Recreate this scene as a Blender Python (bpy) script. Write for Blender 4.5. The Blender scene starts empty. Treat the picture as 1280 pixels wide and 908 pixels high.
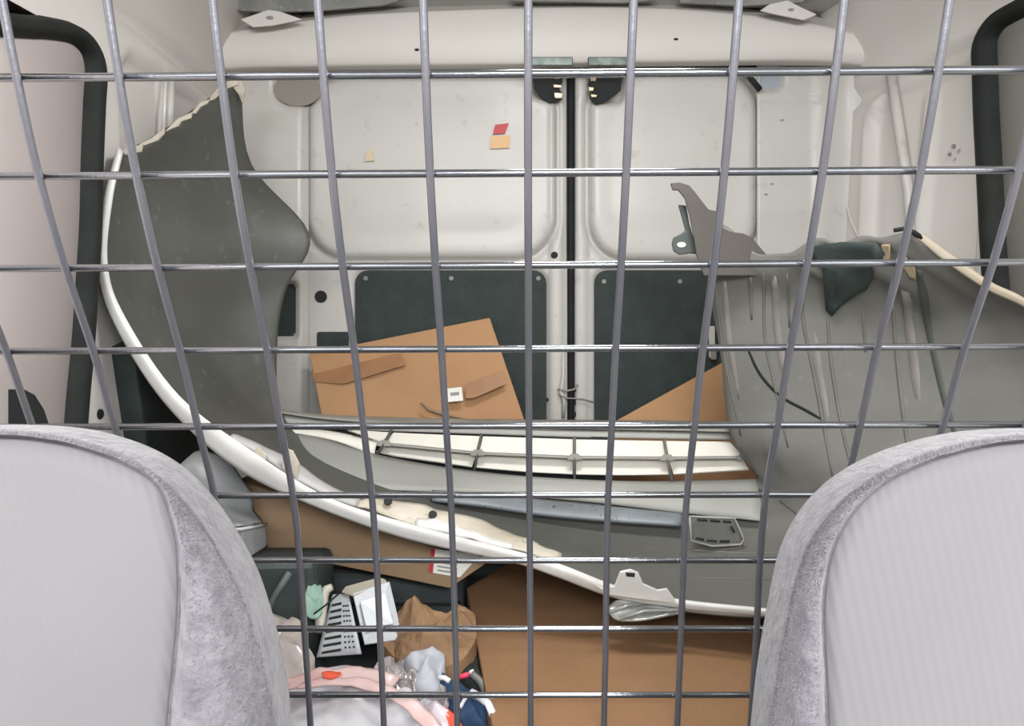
import bpy, bmesh, math, random
import numpy as np
from mathutils import Vector, noise
random.seed(7)
PI = math.pi
# ------------------------------------------------------------------ camera
F = 1000.0; PITCH = math.radians(5.9); CAMZ = 0.72
CT, ST = math.cos(PITCH), math.sin(PITCH)
scn = bpy.context.scene; COL = scn.collection
cd = bpy.data.cameras.new('camera'); cam = bpy.data.objects.new('camera', cd); COL.objects.link(cam)
cam.location = (0, 0, CAMZ); cam.rotation_euler = (PI/2 - PITCH, 0, 0)
cd.sensor_width = 36; cd.lens = 36*F/1280; cd.clip_start = 0.02; cd.clip_end = 50
scn.camera = cam
scn.view_settings.view_transform = 'Standard'; scn.view_settings.look = 'None'
scn.view_settings.gamma = 1; scn.view_settings.use_curve_mapping = False
scn.view_settings.exposure = 0.22
# ------------------------------------------------------------------ daylight through the cab glass, and an added fill
w = bpy.data.worlds.new('world'); scn.world = w; w.use_nodes = True
bg = w.node_tree.nodes['Background']; bg.inputs[1].default_value = 1.0
_nt = w.node_tree; _tc = _nt.nodes.new('ShaderNodeTexCoord'); _sx = _nt.nodes.new('ShaderNodeSeparateXYZ'); _cr = _nt.nodes.new('ShaderNodeValToRGB')
_nt.links.new(_tc.outputs['Generated'], _sx.inputs[0]); _mr = _nt.nodes.new('ShaderNodeMapRange'); _mr.inputs[1].default_value = -1; _mr.inputs[2].default_value = 1
_nt.links.new(_sx.outputs['Z'], _mr.inputs[0]); _nt.links.new(_mr.outputs[0], _cr.inputs[0])
_cr.color_ramp.elements[0].position = 0.47; _cr.color_ramp.elements[0].color = (0.22, 0.21, 0.20, 1)      # ground
_cr.color_ramp.elements[1].position = 0.52; _cr.color_ramp.elements[1].color = (0.96, 0.965, 0.98, 1)       # hazy sky
_mu = _nt.nodes.new('ShaderNodeVectorMath'); _mu.operation = 'SCALE'; _mu.inputs['Scale'].default_value = 2.4
_nt.links.new(_cr.outputs[0], _mu.inputs[0]); _nt.links.new(_mu.outputs[0], bg.inputs[0])
def area(name, loc, target, sx, sy, power, col=(1, 1, 1)):
    l = bpy.data.lights.new(name, 'AREA'); l.shape = 'RECTANGLE'; l.size = sx; l.size_y = sy; l.energy = power; l.color = col
    o = bpy.data.objects.new(name, l); COL.objects.link(o); o.location = loc
    o.rotation_euler = (Vector(target)-Vector(loc)).to_track_quat('-Z', 'Y').to_euler(); return o
area('windscreen_daylight', (0.12, -0.75, 1.25), (0.1, 2.0, 0.6), 1.3, 0.22, 34, (1, 0.995, 0.99))
area('load_space_fill', (0.12, 1.15, 1.37), (0.12, 1.25, 0.3), 0.35, 0.25, 9, (1, 0.985, 0.97))  # added fill, no real lamp: brightens the side walls and the load

# ------------------------------------------------------------------ helpers
def lin(c):
    return c/12.92 if c <= 0.04045 else ((c+0.055)/1.055)**2.4
def rgb(h):
    return tuple(lin(int(h[i:i+2], 16)/255) for i in (0, 2, 4)) + (1,)
def mat(name, c, rough=0.5, metal=0.0, c2=None, scale=8, lo=0.4, hi=0.7, bump=0.0, bscale=60, coat=0.0, trans=0.0, alpha=1.0, c3=None, spec=0.5, detail=4):
    m = bpy.data.materials.new(name); m.use_nodes = True; nt = m.node_tree; b = nt.nodes['Principled BSDF']
    b.inputs['Base Color'].default_value = rgb(c); b.inputs['Roughness'].default_value = rough; b.inputs['Metallic'].default_value = metal
    b.inputs['Coat Weight'].default_value = coat; b.inputs['Coat Roughness'].default_value = 0.12
    b.inputs['Transmission Weight'].default_value = trans; b.inputs['Alpha'].default_value = alpha
    b.inputs['Specular IOR Level'].default_value = spec
    tc = nt.nodes.new('ShaderNodeTexCoord')
    if c2:
        n = nt.nodes.new('ShaderNodeTexNoise'); n.inputs['Scale'].default_value = scale; n.inputs['Detail'].default_value = detail
        nt.links.new(tc.outputs['Object'], n.inputs['Vector'])
        r = nt.nodes.new('ShaderNodeValToRGB'); r.color_ramp.elements[0].position = lo; r.color_ramp.elements[1].position = hi
        r.color_ramp.elements[0].color = rgb(c); r.color_ramp.elements[1].color = rgb(c2)
        nt.links.new(n.outputs['Fac'], r.inputs['Fac']); out = r.outputs['Color']
        if c3:
            n3 = nt.nodes.new('ShaderNodeTexNoise'); n3.inputs['Scale'].default_value = scale*9; n3.inputs['Detail'].default_value = 6
            nt.links.new(tc.outputs['Object'], n3.inputs['Vector'])
            r3 = nt.nodes.new('ShaderNodeValToRGB'); r3.color_ramp.elements[0].position = 0.62; r3.color_ramp.elements[1].position = 0.72
            r3.color_ramp.elements[0].color = (0, 0, 0, 1); r3.color_ramp.elements[1].color = (1, 1, 1, 1)
            nt.links.new(n3.outputs['Fac'], r3.inputs['Fac'])
            mx = nt.nodes.new('ShaderNodeMix'); mx.data_type = 'RGBA'; nt.links.new(r3.outputs['Color'], mx.inputs[0])
            nt.links.new(out, mx.inputs[6]); mx.inputs[7].default_value = rgb(c3); out = mx.outputs[2]
        nt.links.new(out, b.inputs['Base Color'])
    if bump:
        n2 = nt.nodes.new('ShaderNodeTexNoise'); n2.inputs['Scale'].default_value = bscale; n2.inputs['Detail'].default_value = 5
        nt.links.new(tc.outputs['Object'], n2.inputs['Vector'])
        bp = nt.nodes.new('ShaderNodeBump'); bp.inputs['Strength'].default_value = bump; bp.inputs['Distance'].default_value = 0.01
        nt.links.new(n2.outputs['Fac'], bp.inputs['Height']); nt.links.new(bp.outputs['Normal'], b.inputs['Normal'])
    return m
M = {}
M['paint'] = mat('white_paint', 'bfbdb8', 0.42, c2='b9b7b1', scale=3, c3='b0aea8', coat=0.08, spec=.4)
M['paint_grey'] = mat('greyish_paint', 'c8c7c2', 0.4, c2='bfbeb9', scale=3, coat=0.2)
M['paint_warm'] = mat('cream_paint', 'd6d3ce', 0.5, c2='d0ccc6', scale=2.5, coat=0.0, spec=.3)
M['paint_pink'] = mat('door_skin_paint', 'e8dddb', 0.35, c2='e0d4d2', scale=2.5, coat=0.3)
M['rubber'] = mat('black_rubber', '181b1a', 0.7, c2='222624', scale=12, bump=0.1, spec=.25)
M['trim'] = mat('black_trim_board', '27312f', 0.75, c2='2f3936', scale=25, bump=0.25, bscale=220)
M['dark'] = mat('dark_recess', '1b1f1f', 0.8)
M['mat'] = mat('grey_floor_mat', '3c4243', 0.8, c2='484d4d', scale=6, bump=0.2, bscale=200)
M['wire'] = mat('grey_coated_wire', '83848c', 0.3, 0.7, coat=0.6, c2='8f8f96', scale=14, bump=0.05, bscale=150)
M['wireh'] = mat('grey_coated_wire_b', '8b8f94', 0.16, 0.9, coat=1.0, c2='989ba0', scale=14, bump=0.05, bscale=150)
M['bump_in'] = mat('raw_grey_bumper_plastic', '474844', 0.5, c2='545551', scale=5, lo=0.35, hi=0.7, c3='605f5b', bump=0.08, bscale=40)
M['bump_dark'] = mat('dark_grey_bumper_plastic', '4a4d4b', 0.6, c2='575955', scale=5, bump=0.08, bscale=40)
M['bump_light'] = mat('light_grey_bumper_plastic', '8c8d88', 0.5, c2='9a9a94', scale=4, bump=0.05, bscale=40)
M['bump_white'] = mat('white_bumper_paint', 'cdcdca', 0.45, c2='c0bfb9', scale=12, coat=0.2)
M['bump_beige'] = mat('dirty_beige_plastic', 'bdb6a8', 0.55, c2='aaa290', scale=14, c3='8e8676', bump=0.15)
M['slat'] = mat('cream_slat_plastic', 'd6d4ca', 0.5, c2='cecbc0', scale=9)
M['card'] = mat('cardboard', 'a9835e', 0.85, c2='a27b57', scale=5, bump=0.1, bscale=90)
M['card_front'] = mat('brown_cardboard', '8d6a4b', 0.85, c2='856445', scale=6, c3='926e50', bump=0.12, bscale=90)
M['card_dull'] = mat('dull_cardboard', '927b60', 0.85, c2='8a7157', scale=5, bump=0.1, bscale=90)
M['tape'] = mat('packing_tape', '92694a', 0.4, c2='9a7350', scale=20, coat=0.1)
M['label'] = mat('white_label_paper', 'dcdcd6', 0.6)
M['red'] = mat('red_print', 'b3202c', 0.5)
M['print'] = mat('grey_print', '8a8a88', 0.6)
M['sill'] = mat('worn_grey_sill', '8d8b84', 0.5, c2='7b7972', scale=12, bump=0.1)
def P(px, py, Y):
    ux = (px-640)/F; uy = -(py-454)/F
    t = Y/(CT + uy*ST)
    return Vector((ux*t, Y, CAMZ + t*(uy*CT - ST)))
def PZ(px, py, z):
    ux = (px-640)/F; uy = -(py-454)/F
    t = (z-CAMZ)/(uy*CT - ST)
    return Vector((ux*t, t*(CT+uy*ST), z))
def tag(o, label=None, cat=None, group=None, kind=None):
    if label: o['label'] = label
    if cat: o['category'] = cat
    if group: o['group'] = group
    if kind: o['kind'] = kind
    return o
def thing(name, loc, label, cat, group=None):
    o = bpy.data.objects.new(name, None); COL.objects.link(o); o.location = loc
    o.empty_display_size = 0.05; o['wl'] = list(loc); return tag(o, label, cat, group)
def wl(o):
    return Vector(o['wl']) if o is not None and 'wl' in o else Vector((0, 0, 0))
def mesh(name, verts, faces, m, parent=None, smooth=True, origin=None):
    """verts in world space; stored relative to the parent's (or own) origin"""
    if parent is not None: org = wl(parent)
    else:
        org = Vector(origin) if origin is not None else Vector((0, 0, 0))
    me = bpy.data.meshes.new(name); me.from_pydata([tuple(Vector(v)-org) for v in verts], [], faces)
    bm = bmesh.new(); bm.from_mesh(me); bmesh.ops.recalc_face_normals(bm, faces=bm.faces); bm.to_mesh(me); bm.free()
    ms = m if isinstance(m, (list, tuple)) else [m]
    for q in ms: me.materials.append(q)
    if smooth:
        for p in me.polygons: p.use_smooth = True
    o = bpy.data.objects.new(name, me); COL.objects.link(o)
    if parent is not None:
        o.parent = parent; o['wl'] = list(org)
    else:
        o.location = org; o['wl'] = list(org)
    return o
def bevel(o, wd, seg=2, ang=0.6):
    b = o.modifiers.new('bevel', 'BEVEL'); b.width = wd; b.segments = seg; b.limit_method = 'ANGLE'; b.angle_limit = ang; return o
def solid(o, th, off=0.0):
    s = o.modifiers.new('solid', 'SOLIDIFY'); s.thickness = th; s.offset = off; s.use_even_offset = False; return o
def autosmooth(o, a=0.7):
    es = o.modifiers.new('edges', 'EDGE_SPLIT'); es.split_angle = a; return o
def cr(p, n):
    """Catmull-Rom through rows p (k, ...) with n steps a span"""
    p = np.asarray(p, float); k = len(p)
    out = []
    for i in range(k-1):
        a = p[i-1] if i > 0 else 2*p[0]-p[1]; b = p[i]; c = p[i+1]; d = p[i+2] if i+2 < k else 2*p[-1]-p[-2]
        for s in range(n):
            t = s/n
            out.append(0.5*((2*b)+(-a+c)*t+(2*a-5*b+4*c-d)*t*t+(-a+3*b-3*c+d)*t**3))
    out.append(p[-1]); return np.array(out)
def grid_faces(nu, nv, closed_v=False, off=0):
    f = []
    for i in range(nu-1):
        for j in range(nv if closed_v else nv-1):
            j2 = (j+1) % nv
            f.append((off+i*nv+j, off+i*nv+j2, off+(i+1)*nv+j2, off+(i+1)*nv+j))
    return f
GRID = {}
def sheet(name, rows, m, th=0.003, parent=None, nu=4, nv=4, disp=None, origin=None, off=0.0):
    """rows: control rows of (px,py,Y) -> smooth thick sheet"""
    g = np.array([[list(P(*q)) for q in r] for r in rows])
    g = cr(g, nu); g = cr(g.transpose(1, 0, 2), nv).transpose(1, 0, 2)
    U, V, _ = g.shape; GRID[name] = g
    if disp is not None:
        for i in range(U):
            for j in range(V): g[i, j] += np.array(disp(i/(U-1), j/(V-1), Vector(g[i, j])))
    o = mesh(name, g.reshape(-1, 3), grid_faces(U, V), m, parent, origin=origin)
    solid(o, th, off); return o
def tube(name, pts, r, m, parent=None, seg=8, origin=None, closed=False, flat=None, cap=True):
    pts = [Vector(p) for p in pts]; n = len(pts); vs = []; fs = []
    up = Vector((0, 0, 1))
    prev = None
    for i, p in enumerate(pts):
        a = pts[i-1] if (i > 0 or closed) else p; b = pts[(i+1) % n] if (i < n-1 or closed) else p
        d = (b-a).normalized()
        if prev is None:
            ref = up if abs(d.z) < 0.9 else Vector((1, 0, 0))
            n1 = d.cross(ref).normalized()
        else:
            n1 = (prev - d*prev.dot(d)).normalized()
        prev = n1; n2 = d.cross(n1)
        rr = r[i] if isinstance(r, (list, tuple)) else r
        for k in range(seg):
            a_ = 2*PI*k/seg; v = n1*math.cos(a_)*rr + n2*math.sin(a_)*rr
            if flat: v = Vector((v.x*flat[0], v.y*flat[1], v.z*flat[2]))
            vs.append(p+v)
    for i in range(n if closed else n-1):
        i2 = (i+1) % n
        for k in range(seg):
            k2 = (k+1) % seg; fs.append((i*seg+k, i*seg+k2, i2*seg+k2, i2*seg+k))
    if cap and not closed: fs.append(tuple(range(seg))); fs.append(tuple((n-1)*seg+k for k in range(seg)))
    return mesh(name, vs, fs, m, parent, origin=origin)
def plate(name, pts, th, m, parent=None, origin=None, smooth=False, direction=None, bev=0):
    """flat-ish polygon of world points given thickness along its normal (or direction)"""
    pts = [Vector(p) for p in pts]; n = len(pts)
    if direction is None:
        nr = Vector((0, 0, 0))
        for i in range(n):
            a, b = pts[i], pts[(i+1) % n]; nr += Vector(((a.y-b.y)*(a.z+b.z), (a.z-b.z)*(a.x+b.x), (a.x-b.x)*(a.y+b.y)))
        nr.normalize()
        if nr.y > 0: nr = -nr
        direction = -nr
    d = Vector(direction)*th
    vs = pts+[p+d for p in pts]; fs = [tuple(range(n)), tuple(range(2*n-1, n-1, -1))]
    for i in range(n): j = (i+1) % n; fs.append((i, j, n+j, n+i))
    o = mesh(name, vs, fs, m, parent, smooth=smooth, origin=origin)
    if bev: bevel(o, bev)
    return o
def PP(Y, *pts): return [P(x, y, Y) for x, y in pts]
def rrect(x0, y0, x1, y1, r, n=5):
    out = []
    rs = r if isinstance(r, (list, tuple)) else (r,)*4
    for (cx, cy, a0, q) in ((x0, y0, 180, rs[0]), (x1, y0, 270, rs[1]), (x1, y1, 0, rs[2]), (x0, y1, 90, rs[3])):
        sx = 1 if cx == x0 else -1; sy = 1 if cy == y0 else -1
        for k in range(n+1):
            a = math.radians(a0+90*k/n); out.append((cx+sx*q+q*math.cos(a), cy+sy*q+q*math.sin(a)))
    return out
def box_w(name, lo, hi, m, parent=None, origin=None, bev=0):
    (x0, y0, z0), (x1, y1, z1) = lo, hi
    vs = [(x, y, z) for z in (z0, z1) for x, y in ((x0, y0), (x1, y0), (x1, y1), (x0, y1))]
    fs = [(0, 3, 2, 1), (4, 5, 6, 7), (0, 1, 5, 4), (1, 2, 6, 5), (2, 3, 7, 6), (3, 0, 4, 7)]
    o = mesh(name, vs, fs, m, parent, smooth=False, origin=origin)
    if bev: bevel(o, bev)
    return o
def hexa(name, bot, top, m, parent=None, origin=None, bev=0.003):
    """box from four bottom and four top world points"""
    vs = [Vector(v) for v in bot]+[Vector(v) for v in top]
    fs = [(0, 3, 2, 1), (4, 5, 6, 7), (0, 1, 5, 4), (1, 2, 6, 5), (2, 3, 7, 6), (3, 0, 4, 7)]
    o = mesh(name, vs, fs, m, parent, smooth=False, origin=origin)
    if bev: bevel(o, bev)
    return o
def ss(a, b, x):
    t = max(0, min(1, (x-a)/(b-a))); return t*t*(3-2*t)
def sd_rr(x, y, x0, y0, x1, y1, r):
    cx, cy = (x0+x1)/2, (y0+y1)/2; qx = abs(x-cx)-(x1-x0)/2+r; qy = abs(y-cy)-(y1-y0)/2+r
    return math.hypot(max(qx, 0), max(qy, 0))+min(max(qx, qy), 0)-r
def disc(name, c, nrm, r, th, m, parent=None, n=14, sq=(1, 1)):
    nrm = Vector(nrm).normalized(); ref = Vector((0, 0, 1)) if abs(nrm.z) < 0.9 else Vector((1, 0, 0))
    a = nrm.cross(ref).normalized(); b = nrm.cross(a)
    pts = [Vector(c)+a*math.cos(2*PI*k/n)*r*sq[0]+b*math.sin(2*PI*k/n)*r*sq[1] for k in range(n)]
    return plate(name, pts, th, m, parent, direction=-nrm)

# ------------------------------------------------------------------ van shell
CX = 0.12; CEIL = 1.41
def XL(Y): return -0.72 - 0.03*ss(1.6, 2.2, Y)
def XR(Y): return 0.965 - 0.085*ss(1.65, 2.2, Y)
def hit_wall(px, py, right):
    lo, hi = 0.3, 3.0
    f = XR if right else XL
    for _ in range(40):
        mid = (lo+hi)/2; p = P(px, py, mid)
        if (p.x < f(mid)) == right: lo = mid
        else: hi = mid
    return P(px, py, lo)
def wall(name, right, relief):
    Ys = [0.68, 0.74] + [0.8+0.0125*i for i in range(113)]
    Zs = [0.0+0.0125*i for i in range(113)]+[CEIL]
    vs = []
    for Y in Ys:
        for z in Zs:
            f = (XR if right else XL)(Y)
            inn = 0.07*ss(1.2, 1.41, z)**1.5 + relief(Y, z)
            vs.append((f - inn if right else f + inn, Y, z))
    o = mesh(name, vs, grid_faces(len(Ys), len(Zs)), M['paint_warm']); solid(o, 0.02, 0)
    o.modifiers['solid'].offset = 0
    return tag(o, kind='structure')
def relief_l(Y, z):
    r = 0
    r -= 0.018*ss(0.0, 0.02, -abs(z-1.2+0.05*(Y-1.7))+0.03) * ss(1.45, 1.5, Y)       # roof rail groove
    d = sd_rr(Y, z, 1.50, 0.45, 1.98, 1.14, 0.07); r -= 0.02*(1-ss(-0.012, 0.012, d))
    d = abs(Y-1.72) ; r += 0.015*(1-ss(0.0, 0.03, d))*(1 if z < 1.14 else 0)
    return r
def relief_r(Y, z):
    r = 0
    r -= 0.018*ss(0.0, 0.02, -abs(z-1.2+0.05*(Y-1.7))+0.03) * ss(1.6, 1.65, Y)
    d = sd_rr(Y, z, 1.66, 0.62, 2.04, 1.17, 0.09); r -= 0.022*(1-ss(-0.007, 0.007, d)); r += .006*math.exp(-(d-.012)**2/.0001)
    d = abs(Y-1.86-0.05*(1.1-z)); r += 0.014*(1-ss(0.0, 0.03, d))*(1-ss(1.1, 1.17, z))
    return r
wl_ = wall('wall_left', False, relief_l)
wr_ = wall('wall_right', True, relief_r)
tag(box_w('floor', (-0.80, -0.5, -0.03), (1.02, 2.28, 0.0), M['mat']), kind='structure')
ceil_ = tag(box_w('ceiling', (-0.78, -0.5, CEIL), (1.02, 2.28, CEIL+0.03), M['paint_grey']), kind='structure')

# rear body panel behind the doors' frame: header beam
def beam_disp(u, v, p): return (0, 0, 0)
hd = []
for (x0, yt, yb) in ((170, 66, 98), (240, 50, 92), (300, 38, 87), (330, 33, 86), (385, 25, 85), (450, 18, 84), (560, 13, 83), (660, 10, 82), (760, 9, 80), (860, 12, 79), (950, 20, 78), (1000, 26, 78), (1045, 36, 80), (1150, 62, 92)):
    hd.append([(x0, yt-10, 2.16), (x0, yt, 2.07), (x0, yt+5, 2.055), (x0, (yt+yb)/2, 2.05), (x0, yb-8, 2.06), (x0, yb-1, 2.08), (x0, yb+3, 2.15)])
o = tag(sheet('trim_1', hd, M['paint_warm'], 0.004), kind='structure')
for (x, y) in ((612, 40), (709, 38), (845, 49), (521, 62)):
    disc('bolt_hole', P(x, y, 2.048), (0, -1, 0), 0.006, 0.003, M['dark'], o, sq=(1, .5))
# end gussets
for pts in ([(300, 24), (335, 12), (350, 14), (378, 24), (365, 27), (340, 32), (316, 34)], [(1000, 8), (985, 0), (962, 5), (950, 13), (970, 18), (1005, 25), (1022, 18)]):
    pl = plate('gusset', PP(2.0, *pts), 0.006, M['paint_warm'], o, bev=0.002)
disc('bolt_hole', P(337, 22, 1.998), (0, -1, 0), 0.009, 0.003, M['print'], o, sq=(1, .5))
disc('bolt_hole', P(989, 12, 1.998), (0, -1, 0), 0.007, 0.003, M['print'], o, sq=(1, .5))
# dark liner gaps over the beam
def strip(name, top, bot, Y, m, th, parent):
    return plate(name, [P(x, y, Y) for x, y in top]+[P(x, y, Y) for x, y in reversed(bot)], th, m, parent)
M['liner'] = mat('grey_roof_liner', '8f8f8b', 0.6, c2='6f706d', scale=10, c3='9c9c97')
strip('liner_gap', [(372, 14), (440, 2), (520, -4), (640, -8), (780, -8), (900, -2), (970, 4)], [(380, 23), (445, 17), (560, 11), (640, 7), (780, 7), (900, 12), (962, 16)], 2.12, M['dark'], 0.02, ceil_)
for t_, b_ in (([(270, -8), (380, -8), (500, -8), (510, -3)], [(285, 12), (330, 15), (400, 13), (480, 6)]),
               ([(640, -9), (780, -9), (820, -9)], [(640, 1), (780, 3), (820, 0)]),
               ([(850, -9), (960, -9), (1030, -9)], [(850, 3), (930, 7), (1000, 3)])):
    strip('roof_liner', t_, b_, 2.03, M['liner'], 0.01, ceil_)

# rear frame and the two doors as pressed sheets
def pressed(name, x0, x1, y0, y1, Y, h, m, step=4, kind='structure', parent=None, keep=None):
    xs = [x0+(x1-x0)*i/round((x1-x0)/step) for i in range(round((x1-x0)/step)+1)]
    ys = [y0+(y1-y0)*i/round((y1-y0)/step) for i in range(round((y1-y0)/step)+1)]
    vs = []
    for x in xs:
        for y in ys: vs.append(P(x, y, Y - h(x, y)))
    fs = grid_faces(len(xs), len(ys))
    if keep:
        ny = len(ys)
        fs = [f for f in fs if keep(*( (xs[f[0]//ny]+xs[f[2]//ny])/2, (ys[f[0] % ny]+ys[f[2] % ny])/2 ))]
    o = mesh(name, vs, fs, m, parent)
    solid(o, 0.004, 0)
    if parent is None: tag(o, kind=kind)
    return o
def ramp(d, w): return 1-ss(-w, w, d)
def h_left(x, y):
    d = sd_rr(x, y, 386, 92, 692, 322, 52)
    h = 0.004+0.020*ramp(d, 7)                      # raised window blank
    h += -0.002*ramp(sd_rr(x, y, 405, 112, 672, 300, 50), 12)
    if d > 0: h -= 0.016*math.exp(-(d-5)**2/14.0)
    d2 = sd_rr(x, y, 443, 336, 684, 640, 16); h += 0.012*(1-ramp(d2, 3)) * ss(322, 334, y)
    h += 0.012*ss(686, 690, x)*(1-ss(700, 706, x))
    h -= 0.03*ramp(sd_rr(x, y, 665, 88, 692, 124, 10), 3)
    return h
def h_right(x, y):
    d = sd_rr(x, y, 738, 92, 944, 324, 50)
    h = 0.004+0.020*ramp(d, 7)
    h += -0.002*ramp(sd_rr(x, y, 756, 112, 926, 302, 48), 12)
    if d > 0: h -= 0.014*math.exp(-(d-5)**2/14.0)
    d2 = sd_rr(x, y, 742, 336, 960, 640, 16); h += 0.012*(1-ramp(d2, 3)) * ss(322, 334, y)
    h += 0.010*ss(719, 722, x)*(1-ss(731, 736, x))
    h -= 0.03*ramp(sd_rr(x, y, 740, 88, 780, 130, 12), 3)
    return h
d1 = pressed('door_1', 384, 709, 84, 672, 2.2, h_left, M['paint'], 3)
d2 = pressed('door_2', 718, 962, 84, 672, 2.2, h_right, M['paint'], 3)
def h_pl(x, y):
    h = 0.02+0.02*ss(384, 378, x)
    h -= 0.02*ramp(sd_rr(x, y, 343, 92, 402, 133, 20), 4)
    h -= 0.03*ramp(sd_rr(x, y, 335, 352, 372, 424, 8), 3)
    h -= 0.006*math.exp(-(x-380)**2/8.0)
    h -= 0.004*math.exp(-(y-138)**2/4.0)*ss(300, 310, x)
    return h
def h_pr(x, y):
    h = 0.02
    h -= 0.02*ramp(sd_rr(x, y, 925, 84, 978, 114, 14), 4)
    h -= 0.004*math.exp(-(y-125)**2/4.0)*ss(1030, 1020, x)
    h += 0.06*ss(1010, 1075, x)
    return h
pl_ = pressed('trim_2', 284, 386, 80, 672, 2.19, h_pl, M['paint'], 4)
pr_ = pressed('trim_3', 946, 1090, 76, 672, 2.19, h_pr, M['paint'], 4)
box_w('rear_backing', (-0.80, 2.24, -0.03), (1.02, 2.28, 1.44), M['dark'])['kind'] = 'structure'
bpy.data.objects['rear_backing'].name = 'wall_rear'
# rubber seam between the doors
tube('seal_strip', [P(713.5, y, 2.185) for y in range(84, 680, 40)], 0.012, M['rubber'], d1, flat=(0.9, 1, 1))
# lower black trim boards with screws
t1 = plate('trim_board', PP(2.178, *rrect(444, 338, 683, 668, 16)), 0.006, M['trim'], d1)
t2 = plate('trim_board', PP(2.178, *rrect(743, 338, 960, 668, 16)), 0.006, M['trim'], d2)
for x in (457, 564, 673): disc('screw', P(x, 348, 2.177), (0, -1, 0), 0.006, 0.003, M['sill'], t1)
for x in (755, 850, 940): disc('screw', P(x, 352, 2.177), (0, -1, 0), 0.006, 0.003, M['sill'], t2)
# holes and latches
for (x, y, r) in ((693, 319, .0095), (692.5, 359, .0095), (692, 423, .005), (684, 500, .005), (691, 517, .006)):
    disc('bolt_hole', P(x, y, 2.180), (0, -1, 0), r, 0.004, M['dark'], d1)
for (x, y, r) in ((720, 487, .008), (720, 503, .008), (719, 518, .007)):
    disc('bolt_hole', P(x, y, 2.176), (0, -1, 0), r, 0.004, M['dark'], d2, sq=(.7, 1))
disc('bolt_hole', P(401, 371, 2.179), (0, -1, 0), 0.0165, 0.005, M['dark'], d1, n=24)
plate('notch', PP(2.180, *rrect(396, 415, 436, 440, 3)), 0.004, M['trim'], d1)
disc('reflector_recess', P(372, 112, 2.152), (0, -1, 0), 0.062, 0.003, mat('taupe_plastic', '8a837b', 0.5), pl_, n=28, sq=(1, .68))
plate('recess_cover', PP(2.174, *rrect(336, 353, 371, 423, 6)), 0.004, M['trim'], pl_)
disc('reflector_recess', P(963, 102, 2.184), (0, -1, 0), 0.035, 0.003, mat('blue_grey_plastic', '9aa3ab', 0.4), pr_, n=28, sq=(.8, .8))
tube('hinge_strap', [P(932, 88, 2.15), P(940, 100, 2.15), P(950, 112, 2.16)], 0.008, M['dark'], pr_)
for (x, y) in ((348, 158), (347, 202)):
    disc('paint_chip', P(x, y, 2.165), (0, -1, 0), 0.005, 0.002, M['print'], pl_, sq=(1.2, .6))
for (x, y) in ((978, 150), (965, 230), (958, 243)):
    disc('paint_chip', P(x, y, 2.165), (0, -1, 0), 0.004, 0.002, M['print'], pr_, sq=(1.2, .6))
M['brass'] = mat('tarnished_latch', 'a8977e', 0.35, 0.6, c2='6a5e4c', scale=60)
def latch(pts, teeth, par):
    lt = plate('latch_recess', PP(2.155, *pts), 0.01, M['dark'], par)
    for (x, y, w_, h_) in teeth:
        plate('latch_plate', PP(2.145, (x, y), (x+w_, y+1), (x+w_-1, y+h_), (x+1, y+h_)), 0.008, M['brass'], lt, bev=0.002)
latch([(666, 93), (703, 93), (703, 103), (697, 108), (702, 116), (697, 122), (703, 124), (688, 128), (677, 122), (668, 110)], ((692, 95, 8, 4), (691, 105, 12, 5), (692, 115, 12, 8)), d1)
latch([(738, 93), (778, 93), (776, 113), (760, 125), (745, 130), (737, 122), (742, 112), (735, 105)], ((737, 94, 9, 8), (735, 108, 8, 6), (738, 117, 9, 5)), d2)
for a in (((665, 71), (716, 71), (716, 82), (662, 82)), ((735, 71), (790, 71), (792, 82), (735, 82))):
    plate('striker_plate', PP(2.045, *a), 0.006, mat('dark_green_grey_metal', '4a5350', 0.4, 0.5, c2='6b736f', scale=40), o, bev=0.002)
tube('latch_rod', [P(704, 440, 2.17), P(704, 470, 2.165), P(701, 490, 2.16), P(705, 500, 2.16), P(704, 522, 2.165)], [0.003, .005, .007, .005, .005], M['paint'], d1, seg=6)
tube('latch_rod', [P(697, 487, 2.158), P(708, 489, 2.15), P(718, 487, 2.15), P(722, 481, 2.155)], 0.003, M['sill'], d1, seg=6)
tube('latch_rod', [P(698, 494, 2.158), P(710, 498, 2.15), P(728, 499, 2.155), P(742, 503, 2.165)], 0.002, M['sill'], d1, seg=6)
# stickers on the left door
plate('sticker', PP(2.168, (619, 156), (636, 154), (631, 167), (616, 168)), 0.001, M['red'], d1)['label'] = 'red sticker'
plate('sticker', PP(2.168, (613, 171), (638, 169), (637, 185), (613, 186)), 0.001, mat('tan_sticker', 'd8b184', 0.6), d1)['label'] = 'tan sticker'
plate('sticker', PP(2.168, (459, 188), (464, 187), (468, 201), (456, 202)), 0.001, mat('faded_glue', 'cdbf9f', 0.6), d1)['label'] = 'faded glue mark'
# rear sill
tag(box_w('trim_4', (-0.62, 2.05, 0.0), (0.80, 2.17, 0.06), M['sill'], bev=0.004), kind='structure')

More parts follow.
